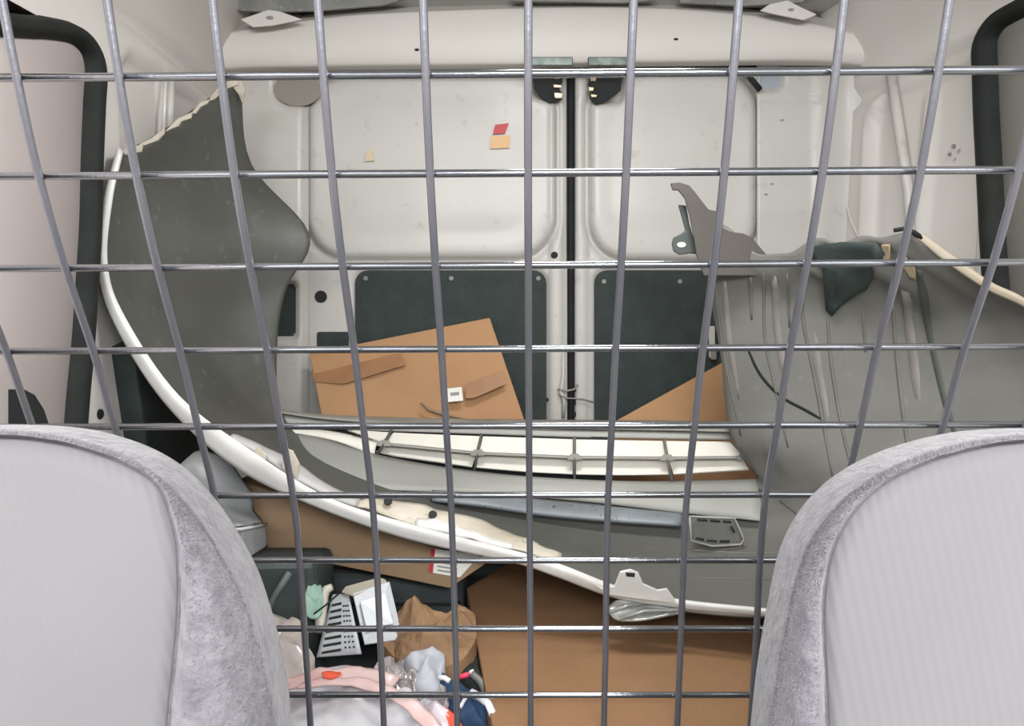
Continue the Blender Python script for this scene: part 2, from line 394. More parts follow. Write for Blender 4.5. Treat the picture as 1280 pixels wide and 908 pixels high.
# side door openings: rubber seals and door skins on both sides
def seal_path(right):
    if not right: pix = [(-60, 28), (0, 33), (30, 35), (62, 42), (82, 62), (90, 90), (88, 130), (85, 200), (83, 280), (78, 360), (73, 430), (66, 500), (62, 560), (60, 640)]
    else: pix = [(1400, -20), (1320, 0), (1290, 12), (1265, 28), (1250, 55), (1250, 90), (1252, 150), (1256, 220), (1260, 300), (1265, 370), (1270, 440), (1275, 520), (1280, 620)]
    pts = []
    for (x, y) in pix:
        p = hit_wall(x, y, right); p.x += -0.005 if right else 0.012; pts.append(p)
    return [Vector(q) for q in cr([list(p) for p in pts], 4)]
sl = tube('door_seal', seal_path(False), 0.030, M['rubber'], wl_, seg=14, flat=(1.5, 0.9, 0.6))
sr = tube('door_seal', seal_path(True), 0.034, M['rubber'], wr_, seg=14, flat=(1.4, 1.0, 0.6))
def door_skin(name, right, m):
    pth = seal_path(right); vs = []; N = len(pth)
    off = -0.012 if right else 0.016
    yb = 0.69
    for p in pth:
        vs.append((p.x+off, p.y, p.z)); vs.append((p.x+off, yb, p.z))
    vs += [(vs[-2][0], vs[-2][1], 0.1), (vs[-2][0], yb, 0.1)]
    o = mesh(name, vs, grid_faces(len(vs)//2, 2), m); solid(o, 0.01, 0); return tag(o, kind='structure')
door_skin('door_3', False, M['paint_pink']); door_skin('door_4', True, M['paint'])
for (x, y, r) in ((117, 518, .009), (125, 552, .008)):
    p = hit_wall(x, y, False); disc('bolt_hole', p+Vector((.012, 0, 0)), (1, -.2, 0), r, 0.004, M['dark'], wl_)
for (x, y, r) in ((1198, 183, .005), (1193, 193, .004)):
    p = hit_wall(x, y, True); disc('bolt_hole', p+Vector((-.012, 0, 0)), (-1, -.2, 0), r, 0.004, M['print'], wr_)
def on_wall(pts, right, off): return [hit_wall(x, y, right)+Vector((-off if right else off, 0, 0)) for x, y in pts]
tube('pressed_bead', [Vector(q) for q in cr([list(v) for v in on_wall([(1130,88),(1085,92),(1065,104),(1058,135),(1057,220),(1066,270),(1082,305)], True, .006)], 4)], .007, M['paint_grey'], wr_, seg=8)
tube('panel_post', on_wall([(1118,92),(1128,160),(1140,240),(1144,310)], True, .008), .012, M['paint'], wr_, seg=10)
tube('panel_post', on_wall([(207,100),(205,165)], False, .010), .010, M['paint'], wl_, seg=10)
tube('pressed_bead', on_wall([(200,98),(197,165)], False, .012), .004, M['paint_grey'], wl_, seg=8)
plate('door_check', PP(2.16, (886,408),(894,408),(894,448),(887,448)), .012, M['paint'], d2, bev=.002)
plate('door_check', PP(2.155, (889,432),(896,432),(896,450),(889,450)), .012, M['sill'], d2, bev=.002)
# black wheel housing trim on the left wall
a = [hit_wall(x, y, False) for x, y in ((131, 434), (152, 424), (200, 418), (250, 415), (262, 560), (245, 600), (180, 600), (150, 560))]
pts = [p+Vector((0.05, 0, 0)) for p in a]
plate('wheel_housing_trim', pts, 0.05, M['trim'], wl_, direction=(-1, 0, 0), bev=0.006)
a = [(0, 487), (14, 494), (26, 512), (34, 535), (34, 560), (-20, 560), (-20, 487)]
plate('speaker_cover', [hit_wall(x, y, False)+Vector((.034, 0, 0)) for x, y in a], 0.01, M['dark'], wl_, direction=(-1, 0, 0))

# ------------------------------------------------------------------ wire partition
rows = [(-170, 138), (-40, 132.5)] + [(90, 127.5), (215, 122), (331, 115.5), (436, 108.5), (533, 103), (620, 98), (702, 95.5), (788, 93.8), (871, 92), (952, 90.5), (1032, 89.3)]
prof = []
for (y, sp) in rows:
    d = F*0.1/sp; up = -(y-454)/F*d
    prof.append(Vector((0, d*CT+up*ST, CAMZ + up*CT - d*ST)))
def col_path(x, n=5): return [Vector((x, q[1], q[2])) for q in cr([list(p) for p in prof], n)]
part = thing('wire_partition', (CX, prof[-1].y, 0.0), 'grey coated wire mesh partition spanning the van behind the two seats', 'partition')
vw = None
ppx = col_path(0.0)
ppx.append(Vector((0, ppx[-1].y, 0.01)))
for k in range(-7, 10):
    if vw is None: vw = tube('vertical_wire', [p+Vector((0.0155-0.7+0.0098*ss(1.0, 0.1, p.z), -0.0042, 0)) for p in ppx], 0.0043, M['wire'], part, seg=10)
    else:
        c = vw.copy(); COL.objects.link(c); c.location = (0.1*(k+7), 0, 0)
hw = None
for i, p in enumerate(prof):
    tilt = (0.0062, 0.0062, 0.0062, 0.005, 0.005, 0.004, 0.002, 0.001)[i] if i < 8 else 0
    tube('horizontal_wire', [Vector((-0.70, p.y+0.004, p.z-tilt)), Vector((0.12, p.y+0.004, p.z)), Vector((0.93, p.y+0.004, p.z+tilt))], 0.0042, M['wireh'], part, seg=10)
for x in (-0.70, 0.93):
    tube('frame_rail', [q+Vector((x, 0.01, 0)) for q in ppx], 0.011, M['wireh'], part, seg=8)

# ------------------------------------------------------------------ bumper cover lying on its face
nb = lambda a: a
S = [
 [(150,187,1.42),(180,178,1.50),(215,157,1.60),(250,132,1.70),(272,117,1.77),(288,108,1.83),(301,102,1.88)],
 [(133,250,1.38),(165,240,1.48),(200,230,1.58),(235,222,1.68),(265,214,1.76),(292,206,1.82),(314,205,1.87)],
 [(128,330,1.36),(170,325,1.46),(215,318,1.56),(260,310,1.66),(305,302,1.74),(350,297,1.80),(387,293,1.84)],
 [(147,400,1.36),(180,398,1.46),(215,394,1.56),(250,390,1.65),(285,385,1.73),(320,378,1.78),(358,362,1.82)],
 [(215,500,1.36),(235,490,1.46),(258,480,1.56),(280,470,1.65),(303,462,1.71),(325,450,1.76),(347,425,1.80)],
 [(300,572,1.36),(305,560,1.46),(310,545,1.56),(318,530,1.64),(325,520,1.70),(335,514,1.74),(350,508,1.78)],
 [(400,625,1.37),(400,615,1.46),(398,600,1.56),(394,585,1.64),(390,570,1.70),(388,558,1.74),(385,548,1.77)],
 [(505,662,1.38),(508,647,1.47),(510,632,1.57),(508,617,1.65),(500,603,1.70),(492,590,1.74),(484,573,1.77)],
 [(605,690,1.36),(605,672,1.46),(605,652,1.57),(603,636,1.65),(602,620,1.70),(602,606,1.73),(601,590,1.76)],
 [(700,720,1.33),(702,700,1.44),(702,674,1.57),(700,650,1.66),(700,630,1.70),(700,614,1.73),(700,598,1.75)],
 [(795,752,1.31),(800,727,1.42),(800,694,1.55),(800,662,1.64),(800,638,1.69),(800,618,1.72),(800,602,1.74)],
 [(890,766,1.28),(895,738,1.39),(900,705,1.51),(900,670,1.61),(900,642,1.66),(900,620,1.70),(900,601,1.72)],
 [(985,769,1.24),(990,738,1.35),(988,703,1.47),(980,672,1.56),(970,645,1.62),(958,622,1.67),(944,598,1.70)],
 [(1080,762,1.20),(1072,730,1.31),(1052,690,1.43),(1030,655,1.52),(1000,620,1.59),(965,590,1.65),(928,572,1.69)],
 [(1200,735,1.18),(1165,690,1.27),(1110,640,1.38),(1060,600,1.48),(1010,570,1.56),(955,555,1.63),(914,548,1.68)],
 [(1330,650,1.17),(1262,610,1.25),(1190,570,1.35),(1110,535,1.46),(1040,520,1.55),(970,510,1.62),(906,500,1.68)],
 [(1370,540,1.17),(1300,510,1.25),(1215,480,1.35),(1130,462,1.46),(1050,452,1.55),(970,448,1.62),(901,446,1.68)],
 [(1345,430,1.19),(1265,410,1.27),(1185,395,1.37),(1110,384,1.47),(1040,380,1.55),(960,381,1.62),(890,385,1.68)],
 [(1235,358,1.24),(1190,350,1.30),(1120,345,1.39),(1050,342,1.48),(985,340,1.55),(925,336,1.62),(878,330,1.68)],
 [(1135,290,1.32),(1100,297,1.37),(1052,302,1.44),(1005,306,1.51),(962,322,1.57),(915,292,1.63),(862,258,1.68)],
]
bump = thing('bumper_cover', P(700, 700, 1.5), 'large torn car bumper cover lying across the load space, hollow inside up', 'bumper')
def bdisp(u, v, p):
    # ribs moulded in the right end, gentle waviness elsewhere
    r = 0.0
    if u > 0.6:
        a = ss(0.6, 0.72, u)*ss(0.08, 0.3, v)
        r = 0.006*a*math.sin(v*2*PI*5.0)
    n_ = noise.noise(p*5)*0.006
    return (0, 0, r + n_*0.5)
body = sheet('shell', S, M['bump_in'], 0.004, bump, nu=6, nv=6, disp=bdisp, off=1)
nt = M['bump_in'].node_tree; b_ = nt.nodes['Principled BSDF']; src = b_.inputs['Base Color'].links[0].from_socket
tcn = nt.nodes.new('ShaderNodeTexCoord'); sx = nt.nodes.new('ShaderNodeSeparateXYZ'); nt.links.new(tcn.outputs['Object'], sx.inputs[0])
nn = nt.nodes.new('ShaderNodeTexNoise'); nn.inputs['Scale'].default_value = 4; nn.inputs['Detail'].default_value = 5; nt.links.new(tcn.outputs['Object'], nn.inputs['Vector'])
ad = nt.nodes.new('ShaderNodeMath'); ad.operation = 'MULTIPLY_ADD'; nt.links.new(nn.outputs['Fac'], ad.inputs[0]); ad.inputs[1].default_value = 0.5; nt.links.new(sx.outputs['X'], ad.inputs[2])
mr = nt.nodes.new('ShaderNodeMapRange'); nt.links.new(ad.outputs[0], mr.inputs[0]); mr.inputs[1].default_value = 0.05; mr.inputs[2].default_value = 0.8; mr.inputs[4].default_value = 0.42  # shade on the left arm and light on the right end, painted into the shell colour
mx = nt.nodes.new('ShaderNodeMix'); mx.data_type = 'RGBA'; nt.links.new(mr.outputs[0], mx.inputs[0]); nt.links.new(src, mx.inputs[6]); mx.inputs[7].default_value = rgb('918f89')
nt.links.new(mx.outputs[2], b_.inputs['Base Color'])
gs = GRID['shell']; U_, V_ = gs.shape[:2]
def proj(p):
    d = Vector(p)-Vector((0, 0, CAMZ)); fw = d.y*CT-d.z*ST; up = d.y*ST+d.z*CT
    return 640+d.x/fw*F, 454-up/fw*F
_gp = np.array([list(proj(q)) + [q[1]] for q in gs.reshape(-1, 3)])
def shY(px, py, off=0.004):
    d = (_gp[:, 0]-px)**2+(_gp[:, 1]-py)**2; ix = np.argsort(d)[:12]; w_ = 1/(d[ix]+8.0); A = np.c_[np.ones(12), _gp[ix, 0]-px, _gp[ix, 1]-py]
    return float(np.linalg.lstsq(A*w_[:, None], _gp[ix, 2]*w_, rcond=None)[0][0])-off
def on_sh(px, py, off=0.004): return P(px, py, shY(px, py, off))
def crease(name, pts, r, m, par=None):
    q = cr(np.array(pts, float), 5); n = len(q)
    wide = name == 'rib'; rr = r*2.6 if wide else r
    return tube(name, [on_sh(x, y, .0035-rr if wide else .0028-rr) for x, y in q], [rr*min(1, .7+i*.1, .7+(n-1-i)*.1) for i in range(n)], m, par or bump, seg=8)
def sh_patch(name, outline, m, off=0.004, par=None, th=.002):
    q = np.array(outline, float); c = q.mean(axis=0); vs = []; N = len(q)
    for r in (1, .75, .5, .25):
        for p in q: t_ = c+(p-c)*r; vs.append(on_sh(t_[0], t_[1], off))
    vs.append(on_sh(c[0], c[1], off))
    o = mesh(name, vs, grid_faces(4, N, True)+[(3*N+i, 3*N+(i+1) % N, 4*N) for i in range(N)], m, par or bump); solid(o, th, 0); return o
M['crease'] = mat('moulded_crease_plastic', '5c5d56', 0.5, c2='69665f', scale=20)
M['ribl'] = mat('moulded_rib_plastic', '7a766f', 0.5, c2='706c65', scale=20)
for pts, r, k in (([(893,345),(899,400),(906,450),(926,545)], .0025, 'crease'), ([(906,345),(912,420),(925,500)], .004, 'ribl'), ([(938,345),(940,400)], .006, 'crease'), ([(955,340),(956,420),(968,480),(985,560)], .003, 'crease'),
                  ([(970,342),(974,420),(990,500)], .005, 'ribl'), ([(984,342),(987,410)], .003, 'crease'), ([(1002,344),(1004,400),(1020,480),(1042,600)], .004, 'crease'), ([(1018,400),(1026,470),(1040,540)], .005, 'ribl'),
                  ([(1034,392),(1040,460),(1054,540),(1072,610)], .004, 'crease'), ([(1079,392),(1082,440)], .003, 'crease'), ([(1116,375),(1122,450),(1130,520),(1142,600)], .005, 'crease'), ([(1134,360),(1145,440),(1154,520)], .006, 'ribl'),
                  ([(940,612),(1010,616),(1040,600)], .004, 'crease'), ([(975,626),(1000,645),(1025,658)], .002, 'crease'), ([(860,688),(930,692),(1000,690)], .004, 'crease'), ([(850,722),(930,724),(1000,724)], .002, 'crease')):
    crease('rib' if k == 'ribl' else 'crease', pts, r, M[k])
# white painted near edge
def edge_strip(name, a, b, m, th, n=8, parent=bump, amp=0.0, mid=None):
    """ribbon lofted between two px/Y polylines of same length"""
    rows_ = []
    for i in range(len(a)):
        pa, pb = P(*a[i]), P(*b[i]); md = (pa+pb)/2 + Vector((0, -0.004, 0.004))
        rows_.append([list(pa), list(md), list(pb)])
    g = cr(np.array(rows_), n); g = cr(g.transpose(1, 0, 2), 3).transpose(1, 0, 2)
    U, V, _ = g.shape
    if amp:
        for i in range(U):
            for j in range(V): g[i, j, 2] += amp*noise.noise(Vector(g[i, j])*30)
    o = mesh(name, g.reshape(-1, 3), grid_faces(U, V), m, parent); solid(o, th, 0); return o
ea = [(148,188,1.40),(132,250,1.365),(125,330,1.345),(143,402,1.345),(208,505,1.345),(298,586,1.34),(400,635,1.35),(505,672,1.36),(605,695,1.34),(655,706,1.33),(700,722,1.32),(770,747,1.30),(850,760,1.28),(940,768,1.25),(990,771,1.23),(1080,768,1.19),(1200,740,1.17),(1335,655,1.16),(1378,540,1.16),(1352,428,1.18)]
eb = [(153,190,1.40),(140,250,1.365),(134,330,1.345),(156,396,1.345),(224,495,1.345),(318,566,1.34),(410,622,1.35),(510,655,1.36),(606,680,1.34),(656,693,1.33),(705,708,1.32),(775,735,1.30),(850,751,1.28),(940,761,1.25),(990,765,1.23),(1080,757,1.19),(1190,727,1.17),(1325,650,1.16),(1370,540,1.16),(1344,432,1.18)]
edge_strip('rim', [(1350,425,1.18),(1280,383,1.20),(1235,362,1.23),(1182,327,1.28),(1147,298,1.31)], [(1342,428,1.18),(1278,376,1.20),(1235,354,1.23),(1189,320,1.28),(1155,296,1.31)], mat('tan_rim', '9d9484', .55, c2='aea18c', scale=10), 0.006)['label'] = 'tan raw rim of the right end'
edge_strip('painted_edge', ea, eb, M['bump_white'], 0.006)['label'] = 'white painted edge'
# mounting flange with holes, beige and dirty
fa = [(440,632,1.375),(510,655,1.37),(560,667,1.36),(606,680,1.35),(650,690,1.34),(700,706,1.335)]
fb = [(462,622,1.40),(515,631,1.42),(560,640,1.41),(606,654,1.40),(652,672,1.385),(702,692,1.36)]
fl = edge_strip('mounting_flange', fa, fb, M['bump_beige'], 0.004, amp=0.006); fl['label'] = 'dirty beige mounting flange with holes'
edge_strip('edge_flange', [(286,548,1.36),(318,566,1.36),(360,594,1.365),(410,622,1.37),(445,634,1.37)], [(296,545,1.38),(330,560,1.39),(375,582,1.40),(405,604,1.40),(452,626,1.39)], mat('grey_white_flange', 'aaa8a8', .45, c2='9b9998', scale=12), 0.004, amp=.003)
edge_strip('edge_flange', [(520,658,1.362),(560,668,1.358),(600,678,1.35),(640,688,1.34)], [(522,646,1.385),(560,654,1.38),(602,666,1.375),(642,680,1.355)], M['bump_white'], 0.003, amp=.006)
for (x, y) in ((485, 626), (541, 643), (607, 666)):
    disc('screw_hole', P(x, y, 1.383), (0.1, -0.7, 0.7), 0.0075, 0.004, M['dark'], fl, n=12)
# torn clips along the left end
tabs = [[(152,188),(160,181),(172,182),(178,178),(176,190),(166,192),(156,194)],[(174,180),(190,172),(205,160),(204,168),(196,176),(180,182)],[(205,165),(222,148),(240,140),(238,148),(226,152),(222,158),(208,164)],[(238,142),(250,128),(262,124),(258,130),(250,134),(244,142)],[(258,128),(270,112),(283,102),(296,99),(298,106),(280,112),(268,124)],[(290,100),(302,100),(306,112),(303,130),(298,118),(292,110)]]
for i, t in enumerate(tabs):
    Y = (1.415, 1.45, 1.545, 1.64, 1.74, 1.84)[i]
    plate('torn_clip', PP(Y, *t), 0.006, M['bump_beige'], bump, bev=0.001)
# grille: cream slats between bars
top_y = lambda x: np.interp(x, [420, 480, 520, 600, 720, 830, 915], [535, 539, 541, 544, 548, 550, 551])
mid_y = lambda x: np.interp(x, [440, 480, 600, 720, 830, 930], [546, 555, 567, 572, 573, 572])
bot_y = lambda x: np.interp(x, [440, 480, 592, 660, 720, 780, 840, 935], [556, 570, 586, 592, 595, 596, 595, 589])
gY = lambda x: np.interp(x, [400, 500, 700, 950], [1.80, 1.795, 1.775, 1.73])
def cell(xt0, xt1, xb0, xb1, ft, fb_, name='grille_slat'):
    n = 5; v = []
    for k in range(n+1):
        s = k/n; xt = xt0+(xt1-xt0)*s; xb = xb0+(xb1-xb0)*s
        v.append([(xt, ft(xt)+2, gY(xt)+0.012), (xb, fb_(xb)-1.5, gY(xb)-0.012)])
    vs = [P(*q) for r in v for q in r]
    o = mesh(name, vs, grid_faces(n+1, 2), M['slat'], bump, smooth=False); solid(o, 0.004, 0)
    return o
tb = [432, 490, 602, 718, 830, 914]; mb = [470, 480, 597, 718, 834, 930]; bb = [442, 468, 592, 718, 840, 938]
for i in range(5):
    cell(tb[i]+2, tb[i+1]-2, mb[i]+2, mb[i+1]-2, top_y, mid_y)
    if i: cell(mb[i]+2, mb[i+1]-2, bb[i]+2, bb[i+1]-2, lambda x: mid_y(x)+1, bot_y)
edge_strip('grille_gap_shade', [(x, top_y(x)-2, gY(x)+.030) for x in (372, 440, 560, 680, 760)], [(x, bot_y(x)+6, gY(x)+.012) for x in (366, 440, 560, 680, 760)], M['dark'], .003)  # added dark sheet standing for the shade in the gap behind the slats
edge_strip('cream_bevel', [(358,538,1.78),(372,536,1.79),(420,541,1.79),(472,553,1.785)], [(362,543,1.765),(376,543,1.765),(420,552,1.765),(468,570,1.765)], M['slat'], .004)
for i in range(1, 5):
    b_ = tube('grille_bar', [P(tb[i], top_y(tb[i])-2, gY(tb[i])-0.01), P(mb[i], mid_y(mb[i]), gY(mb[i])-0.022), P(bb[i], bot_y(bb[i])+7, gY(bb[i])-0.03)], 0.0035, M['bump_in'], bump, seg=6)
tube('grille_bar', [P(x, mid_y(x)+0.5, gY(x)-0.014) for x in range(440, 932, 14)], 0.003, M['bump_light'], bump, seg=6)
for x in mb[1:]:
    plate('bar_clip', PP(gY(x)-0.025, (x-9, mid_y(x)+1), (x-4, mid_y(x)-4), (x+5, mid_y(x)-4), (x+10, mid_y(x)+1), (x+8, mid_y(x)+3), (x-8, mid_y(x)+3)), 0.005, M['bump_light'], bump)
# top flange of the grille and the long dark gap under it
ta = [(288,512,1.78),(340,516,1.80),(400,524,1.82),(480,530,1.83),(600,534,1.83),(720,537,1.82),(830,539,1.80),(915,541,1.75)]
tb_ = [(290,524,1.77),(345,530,1.79),(405,536,1.80),(480,539,1.81),(600,543,1.81),(720,547,1.80),(830,549,1.78),(915,550,1.74)]
edge_strip('top_flange', ta, tb_, M['bump_light'], 0.004)
tc_ = [(300,509,1.80),(350,513,1.83),(400,519,1.86),(500,523,1.88),(600,525,1.88),(720,526,1.87),(830,527,1.85),(912,528,1.79)]
edge_strip('rear_flange', tc_, [(x, y-1, Y-0.02) for x, y, Y in ta], M['sill'], 0.004)
# light inner face below the grille and ledge lower down
la = [(352,541,1.775),(362,540,1.775),(405,548,1.77),(480,571,1.765),(592,590,1.745),(718,600,1.735),(840,603,1.72),(944,600,1.685)]
lb = [(358,562,1.70),(374,590,1.655),(412,608,1.64),(490,613,1.65),(592,617,1.685),(718,626,1.70),(840,640,1.66),(955,652,1.595)]
edge_strip('inner_face', la, lb, M['bump_light'], 0.004)['label'] = 'lighter grey inner face under the grille'
ga = [(540,616,1.66),(600,620,1.66),(680,628,1.67),(760,636,1.66),(852,645,1.635)]
gb = [(540,627,1.63),(600,633,1.62),(680,645,1.63),(760,652,1.62),(850,658,1.60)]
M['ledge'] = mat('blue_grey_ledge', '7f868b', 0.4, c2='6f7478', scale=10, c3='3c3a36')
edge_strip('ledge', ga, gb, M['ledge'], 0.012)['label'] = 'speckled blue grey ledge'
# number-plate mount: rounded frame with dashes
pm = plate('plate_mount', PP(1.56, (862,646), (918,648), (930,676), (926,681), (890,683), (866,676)), 0.006, M['bump_in'], bump, bev=0.002)
tube('mount_rim', [P(x, y, 1.553) for x, y in ((862,646),(918,648),(930,674),(926,681),(890,683),(864,676),(862,646))], 0.0025, M['bump_light'], pm, seg=6)
for (x0, y0, x1, y1) in ((872,650,884,651),(888,651,900,652),(904,652,914,653),(870,673,880,675),(884,676,896,677),(900,677,912,677),(914,658,918,666)):
    tube('mount_slot', [P(x0, y0, 1.552), P(x1, y1, 1.552)], 0.0022, M['dark'], pm, seg=6)
# near edge bracket with slot and tab
plate('edge_bracket', PP(1.275, (735,726), (752,735), (768,733), (775,715), (788,712), (798,716), (804,730), (822,738), (834,736), (848,756), (800,750), (758,744)), 0.005, M['bump_white'], bump, bev=0.002)
plate('bracket_slot', PP(1.2745, (782,716), (794,717), (793,722), (783,721)), 0.003, M['dark'], bump)
plate('side_tab', PP(1.36, (352,586), (356,560), (366,564), (374,580), (372,598)), 0.004, M['bump_beige'], bump, bev=0.001)
plate('side_tab', PP(1.345, (314,570), (322,558), (334,570), (332,576)), 0.004, M['bump_beige'], bump, bev=0.001)
# dark mouth and torn brackets of the right end
M['taupe'] = mat('taupe_plastic_bracket', '4f4a45', 0.6, c2='46423d', scale=8)
br = plate('end_bracket', PP(1.60, (838,229),(850,228),(862,232),(869,240),(878,252),(886,262),(901,265),(904,285),(914,290),(930,292),(940,297),(958,318),(966,326),(966,345),(880,345),(871,320),(868,300),(862,270),(856,248),(848,238),(841,238)), 0.006, M['taupe'], bump, bev=0.002); br['label'] = 'torn taupe plastic end bracket'
lug = plate('bolt_lug', PP(1.63, (848,256),(858,257),(862,280),(868,300),(874,318),(862,317),(850,319),(842,314),(840,305),(842,297),(852,292),(857,288)), 0.006, mat('dark_green_plastic', '3d4441', 0.5), bump, bev=0.002); lug['label'] = 'dark green bolt lug'
disc('lug_hole', P(852, 306, 1.628), (0, -1, 0), 0.009, 0.004, M['slat'], lug, sq=(1, .6))
sh_patch('mouth_liner', [(1012,309),(1050,303),(1095,303),(1106,318),(1100,326),(1090,334),(1090,350),(1084,362),(1068,370),(1052,382),(1040,396),(1032,388),(1030,360),(1028,334),(1016,326)], mat('dark_green_liner', '2c3735', 0.6, c2='3d4744', scale=14), .013)['label'] = 'dark green liner'
sh_patch('tan_patch', [(1102,306),(1112,306),(1113,318),(1112,326),(1104,326)], mat('tan_glue', 'a8967c', 0.6), .008)
sh_patch('tan_patch', [(1122,318),(1132,322),(1144,336),(1146,350),(1138,348),(1130,335)], mat('tan_glue_b', '9c8d76', 0.6), .008)
crease('inner_groove', [(1150,335),(1158,380),(1170,440),(1184,500),(1202,560)], .010, mat('dark_groove', '454a44', 0.6))['label'] = 'dark rubber groove strip'
crease('cable', [(934,435),(950,468),(975,495),(1005,512),(1030,526)], .003, M['rubber'])
tube('lip_edge', [P(1118,288,1.315), P(1130,286,1.315), P(1143,291,1.31), P(1153,298,1.305)], 0.004, M['rubber'], bump, seg=6)
# ------------------------------------------------------------------ cardboard boxes
b = thing('cardboard_box', P(520, 560, 2.0), 'large tan cardboard box leaning against the left rear door', 'box')
f4 = [P(386,442,2.12), P(612,397,2.12), P(662,545,2.0), P(405,545,2.0)]
dpt = Vector((0, 0.03, 0.02))
f4 = [P(386,442,2.10), P(612,397,2.10), P(668,562,1.97), P(410,562,1.97)]
plate('face', f4, 0.045, M['card'], b, bev=0.003)
def on_face(x, y, off=0.003):
    A, B, D = f4[0], f4[1], f4[3]; n_ = (B-A).cross(D-A).normalized()
    if n_.y > 0: n_ = -n_
    d_ = (P(x, y, 2.0)-Vector((0, 0, CAMZ))).normalized(); o_ = Vector((0, 0, CAMZ))
    t = (A+n_*off-o_).dot(n_)/d_.dot(n_); return o_+d_*t
def on_plane(A, B, D, x, y, off=0.003):
    n_ = (B-A).cross(D-A).normalized(); o_ = Vector((0, 0, CAMZ)); d_ = (P(x, y, 2.0)-o_).normalized()
    if n_.dot(d_) > 0: n_ = -n_
    t = (A+n_*off-o_).dot(n_)/d_.dot(n_); return o_+d_*t
for q in ([(390,468),(500,441),(508,456),(430,480),(394,478)], [(583,480),(628,463),(633,480),(592,498),(582,498)]):
    plate('tape_strip', [on_face(x, y) for x, y in q], 0.001, M['tape'], b)
lb_ = plate('address_label', [on_face(x, y, 0.004) for x, y in ((558,486),(577,484),(579,501),(559,503))], 0.001, M['label'], b); lb_['label'] = 'small white label'
plate('print_mark', [on_face(x, y, 0.005) for x, y in ((563,491),(574,490),(574,494),(563,495))], 0.0005, M['print'], lb_)
tube('torn_flap', [on_face(x, y, 0.012) for x, y in ((526,504),(536,512),(552,517),(568,521),(582,524))], [.003,.005,.006,.004,.002], M['card_dull'], b, seg=5)
b2 = thing('cardboard_box', P(850, 560, 1.95), 'tan cardboard box corner leaning against the right rear door', 'box')
plate('face', [P(640,612,1.88), P(760,532,1.98), P(840,488,2.03), P(910,450,2.08), P(1010,470,2.08), Vector((.66,1.93,.004)), Vector((.12,1.86,.004))], 0.03, M['card'], b2, bev=0.003)
b2['label'] = 'tan cardboard box behind the bumper leaning on right rear door'
# long box lower left with shipping label
b3 = thing('cardboard_box', PZ(450, 700, 0.0), 'long low cardboard box with red and white label under the bumper edge', 'box')
T = [PZ(300,592,0.26), PZ(600,715,0.16), PZ(620,690,0.18), PZ(330,580,0.28)]
fa_ = P(303,628,1.50); fb_ = P(568,730,1.42); 
A_, B_, C_, D_ = P(296,600,1.53), P(606,706,1.45), P(562,736,1.42), P(336,690,1.48)
ox = Vector((0.02, 0.09, 0.0))
hexa('carton', [D_, C_, C_+ox, D_+ox], [A_, B_, B_+ox, A_+ox], M['card_dull'], b3)
lp = [on_plane(A_, B_, C_, x, y) for x, y in ((541,686),(600,694),(575,722),(538,716))]
l3 = plate('shipping_label', lp, 0.001, M['label'], b3); l3['label'] = 'white shipping label with red edge'
plate('red_band', [on_plane(A_, B_, C_, x, y, .004) for x, y in ((539,686),(544,687),(541,717),(536,715))], 0.001, M['red'], l3)
for k in range(4):
    y = 697+k*5
    plate('print_line', [on_plane(A_, B_, C_, x, y_, .005) for x, y_ in ((547,y),(572,y+4),(571,y+6),(547,y+2))], 0.0005, M['print'], l3)
# big box in front
b4 = thing('cardboard_box', PZ(780, 840, 0.0), 'biggest brown cardboard box in front, flat under the white bumper edge', 'box')
zt = 0.10
q4 = [PZ(583,735,zt), PZ(642,700,zt), PZ(935,766,zt), PZ(972,818,zt), PZ(1000,912,zt), PZ(616,912,zt)]
plate('top_face', q4, zt-0.004, M['card_front'], b4, direction=(0.0, 0, -1), bev=0.003)
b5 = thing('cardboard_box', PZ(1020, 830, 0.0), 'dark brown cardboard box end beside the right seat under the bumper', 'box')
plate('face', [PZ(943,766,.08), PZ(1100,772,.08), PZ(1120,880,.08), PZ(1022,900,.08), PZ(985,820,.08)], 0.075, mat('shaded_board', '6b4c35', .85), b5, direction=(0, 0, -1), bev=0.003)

# dark case under the long box, tote on the left
cs = thing('storage_case', (-0.28, 1.45, 0), 'dark grey flat topped case under the long labelled cardboard box', 'case')
def xp(px, Y): return (px-640)/F*Y*1.0
o = box_w('case_body', (-0.52, 1.50, 0.004), (-0.095, 1.80, 0.150), M['mat'], cs, bev=0.03); o.modifiers['bevel'].segments = 4
box_w('case_seam', (-0.49, 1.497, 0.09), (-0.10, 1.51, 0.096), M['dark'], cs)
tt = thing('plastic_tote', (-0.42, 1.3, 0), 'dark green plastic tote behind the left seat under the grey container', 'tote')
a0, a1, a2, a3 = P(225, 705, 1.30), P(392, 702, 1.33), Vector((-0.33, 1.44, .23)), Vector((-0.60, 1.44, .23))
M['tote'] = mat('dark_green_tote', '3b4645', 0.5, c2='333c3a', scale=10)
lo_ = lambda v: Vector((v.x*0.97, v.y, 0.004))
o = hexa('tote_body', [lo_(a0), lo_(a1), lo_(a2), lo_(a3)], [a0, a1, a2, a3], M['tote'], tt, bev=0.012)
tube('tote_rib', [P(362, 716, 1.305), P(345, 742, 1.30), P(334, 764, 1.295)], 0.006, mat('grey_green_rib', '5d6967', 0.4), tt, seg=6)
gc = thing('plastic_container', P(300, 702, 1.33), 'small grey square plastic container standing on the dark green tote', 'container')
L_, K_, R_, N_ = P(248, 664, 1.36), P(302, 662, 1.315), P(333, 656, 1.40), Vector((-0.50, 1.42, 0)); N_.z = (L_.z+R_.z)/2
zb = a1.z+0.002
dn = lambda v, q: Vector((v.x*q, v.y, zb))
M['grey_plastic'] = mat('grey_plastic', '9b9da0', 0.35, c2='8c8f91', scale=12)
